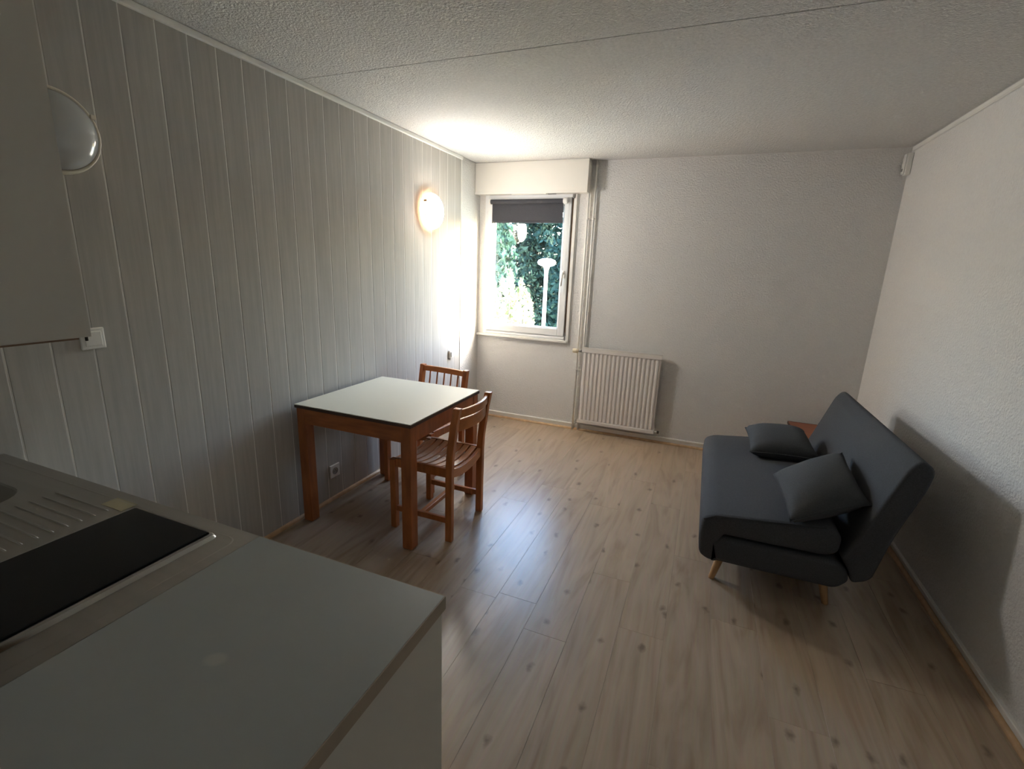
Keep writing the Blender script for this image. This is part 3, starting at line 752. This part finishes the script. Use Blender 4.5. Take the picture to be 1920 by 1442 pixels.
hob = thing('cooktop', (.93, -4.03, CZ), 'black glass cooktop set into the steel top', 'cooktop')
HX0, HX1, HY0, HY1 = .788, 1.076, -4.285, -3.770
finish('glass', bx(HX0, HX1, HY0, HY1, CZ+.001, CZ+.0065), 'cooktop_glass', hob, bevel=.0015)
o1 = rrect(HX0-.004, 1.108, HY0-.020, HY1+.006, .018, 5); o2 = rrect(HX0-.002, 1.100, HY0-.012, HY1+.004, .016, 5); o3 = rrect(HX0, 1.088, HY0-.006, HY1+.002, .012, 5); o4 = rrect(HX0+.001, HX1+.001, HY0-.001, HY1+.0005, .002, 5)
finish('rim', loft([[(x, y_, CZ+.0004) for x, y_ in o1], [(x, y_, CZ+.0060) for x, y_ in o2], [(x, y_, CZ+.0066) for x, y_ in o3], [(x, y_, CZ+.0012) for x, y_ in o4]], cap=False), 'steel_bright', hob, smooth=True)

fc = thing('end_cabinet', (1.47, -4.03, 0), 'cream low cabinet at the end of the kitchen row', 'cabinet')
finish('side_panel', bx(1.712, 1.730, -4.395, -3.726, 0, CZ-.031), 'cabinet_cream', fc, bevel=.001)
finish('side_panel', bx(1.206, 1.222, -4.395, -3.745, 0, CZ-.031), 'cabinet_cream', fc)
finish('back_panel', bx(1.222, 1.712, -4.395, -4.322, 0, CZ-.031), 'cabinet_cream', fc)
d = finish('door', bx(1.224, 1.710, -3.750, -3.727, .10, CZ-.04), 'cabinet_cream', fc, bevel=.002)
finish('handle', tube([(1.26, -3.727, .60), (1.26, -3.700, .60), (1.26, -3.700, .72), (1.26, -3.727, .72)], .005, 8), 'steel_bright', d)

wt = thing('worktop', (1.468, -4.03, CZ-.03), 'grey laminate worktop with brown edge at the end of the kitchen row', 'worktop')
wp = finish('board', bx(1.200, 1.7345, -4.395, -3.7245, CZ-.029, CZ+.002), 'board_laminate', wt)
finish('edge_band', bx(1.7346, 1.7370, -4.395, -3.7220, CZ-.030, CZ+.0015), 'board_edge', wt)
finish('edge_band', bx(1.200, 1.7345, -3.7244, -3.7220, CZ-.030, CZ+.0015), 'board_edge', wt)

uc = thing('wall_cabinet', (.6, -4.17, 1.428), 'cream kitchen wall cabinet hanging above the sink at the left edge', 'cabinet')
finish('side_panel', bx(1.182, 1.200, -4.395, -4.006, 1.4295, 2.166), 'cabinet_cream', uc)
finish('side_panel', bx(.010, .028, -4.395, -4.024, 1.430, 2.150), 'cabinet_cream', uc)
finish('bottom_panel', bx(.010, 1.200, -4.395, -4.024, 1.4265, 1.4295), 'cabinet_edge', uc)
finish('shelf_bottom', bx(.028, 1.182, -4.395, -4.026, 1.430, 1.446), 'cabinet_cream', uc)
finish('top_panel', bx(.010, 1.182, -4.395, -4.024, 2.150, 2.166), 'cabinet_cream', uc)
for x0, x1 in ((.012, .595), (.599, 1.180)):
    d = finish('door', bx(x0, x1, -4.023, -4.005, 1.429, 2.164), 'cabinet_cream', uc, bevel=.001)
    kx = x1-.05 if x0 < .3 else x0+.05
    finish('knob', lathe([(0, -3.985), (.012, -3.987), (.013, -3.993), (.006, -4.0), (.006, -4.005)], 'y', (kx, 0, 1.50), 14), 'steel_bright', d, smooth=True)
finish('hinge_pin', lathe([(0, 1.4215), (.0022, 1.422), (.0022, 1.429), (0, 1.429)], 'z', (1.193, -4.010, 0), 10), 'dark_gap', uc)
# place and size of the pale spot on the worktop laminate (object space of the board)
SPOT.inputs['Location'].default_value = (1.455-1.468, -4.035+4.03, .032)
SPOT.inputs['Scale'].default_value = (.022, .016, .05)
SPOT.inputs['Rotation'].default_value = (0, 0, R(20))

# ------------------------------------------------------------------ outside
GZ = -2.6
ground = tag(finish('ground', bx(-60, 40, .6, 70, GZ-.2, GZ), 'grass'), 'sunlit pale lawn below the window', kind='structure')
path = tag(finish('footpath', bx(-14, 30, 9.6, 10.9, GZ, GZ+.03), 'pavement'), 'pale footpath crossing the lawn', kind='structure')

def leaf_cloud(pts, size, rnd):
    bm = bmesh.new()
    for p, s in pts:
        d = Vector((rnd.gauss(0, 1), rnd.gauss(0, 1), rnd.gauss(0, .7))).normalized()
        a = d.orthogonal().normalized(); q = d.cross(a); an = rnd.uniform(0, 6.28)
        a2 = a*math.cos(an)+q*math.sin(an); q2 = d.cross(a2)
        L_ = size*s; P_ = Vector(p)
        vs = [bm.verts.new(v) for v in (P_-a2*L_, P_+q2*L_*.45, P_+a2*L_, P_-q2*L_*.45)]
        bm.faces.new(vs)
    return bm

def conifer(x, y_, h, r, label, seed, material='conifer_leaf', n=15000):
    rnd = random.Random(seed)
    t = thing('conifer', (x, y_, GZ), label, 'tree', 'conifers outside')
    finish('trunk', tube([(x, y_, GZ), (x+.1, y_, GZ+h*.95)], [.22, .04], 8), 'bark', t)
    pts = []
    tiers = 15
    for k in range(n):
        u = rnd.random()**1.15                      # height fraction
        tier = (u*tiers) % 1.0
        rr = r*(1-u)**.75*(.55+.45*(1-tier))
        a = rnd.uniform(0, 6.283); lobes = .78+.22*math.sin(5*a+7*math.floor(u*tiers)+seed)
        d = rr*lobes*math.sqrt(rnd.uniform(.25, 1))
        z = GZ+.5+u*(h-.5)-.22*d
        pts.append(((x+d*math.cos(a), y_+d*math.sin(a), z), rnd.uniform(.6, 1.4)))
    finish('foliage', leaf_cloud(pts, .19, rnd), material, t)['kind'] = 'stuff'
    return t

def shrub(x, y_, h, r, label, seed, material, plumes=9, n=3600, size=.075):
    rnd = random.Random(seed)
    t = thing('shrub', (x, y_, GZ), label, 'shrub', 'sunlit shrubs outside')
    st_ = bmesh.new(); pts = []
    for k in range(plumes):
        a = rnd.uniform(0, 6.283); d = r*.75*math.sqrt(rnd.random()); px_, py_ = x+d*math.cos(a), y_+d*math.sin(a)
        ph = h*(1-.38*(d/r)**2)*rnd.uniform(.82, 1.0); pr_ = r*rnd.uniform(.32, .45)
        tube([(x+(px_-x)*.3, y_+(py_-y_)*.3, GZ), (px_, py_, GZ+ph*.9)], [.035, .01], 5, bm=st_)
        for q in range(n//plumes):
            u = rnd.random(); rr = pr_*(1-u**2.2)**.8*(.6+.4*rnd.random()); an = rnd.uniform(0, 6.283)
            pts.append(((px_+rr*math.cos(an), py_+rr*math.sin(an), GZ+.15+u*(ph-.1)), rnd.uniform(.6, 1.3)))
    finish('stems', st_, 'bark', t)
    finish('foliage', leaf_cloud(pts, size, rnd), material, t)['kind'] = 'stuff'
    return t

conifer(-9.0, 19.2, 13.0, 2.6, 'dark blue-green conifer at the left of the window view', 11)
conifer(-3.9, 19.4, 14.5, 2.45, 'dark conifer behind the white street lamp', 12)
conifer(-6.2, 14.2, 8.4, 1.75, 'paler blue-green conifer in front of the dark ones', 13, 'conifer_leaf_pale', 8000)
conifer(-8.6, 25.8, 17.0, 3.0, 'tallest dark conifer far back between the others', 14)
conifer(-3.2, 26.2, 15.0, 2.3, 'dark conifer far back at the right of the window view', 15)
shrub(-2.15, 5.9, 4.35, 1.05, 'tall pale plumed shrub close to the window', 21, 'bush_leaf', 13, 5600)
shrub(-3.4, 8.4, 4.0, .95, 'pale rounded shrub at the left of the window view', 22, 'bush_leaf', 10, 4200)
shrub(-.98, 4.45, 3.05, .55, 'low bright green shrub below the plumed one', 23, 'bush_leaf_green', 8, 2600, .05)
shrub(-2.15, 13.2, 3.3, 1.0, 'bright green shrub beside the street lamp', 24, 'bush_leaf_green', 9, 3200, .09)

sl = thing('street_lamp', (-2.97, 11.25, GZ), 'white street lamp with a saucer head seen through the window', 'street lamp')
finish('pole', tube([(-2.97, 11.25, GZ), (-2.97, 11.25, 1.0), (-2.97, 11.25, 1.55)], [.075, .06, .065], 12), 'street_white', sl, smooth=True)
finish('collar', lathe([(.062, 1.38), (.078, 1.50), (.125, 1.602)], 'z', (-2.97, 11.25, 0), 20), 'street_white', sl, smooth=True)
finish('head', lathe([(0, 1.585), (.17, 1.595), (.28, 1.65), (.315, 1.72), (.28, 1.79), (.15, 1.845), (0, 1.86)], 'z', (-2.97, 11.25, 0), 28), 'street_white', sl, smooth=True)
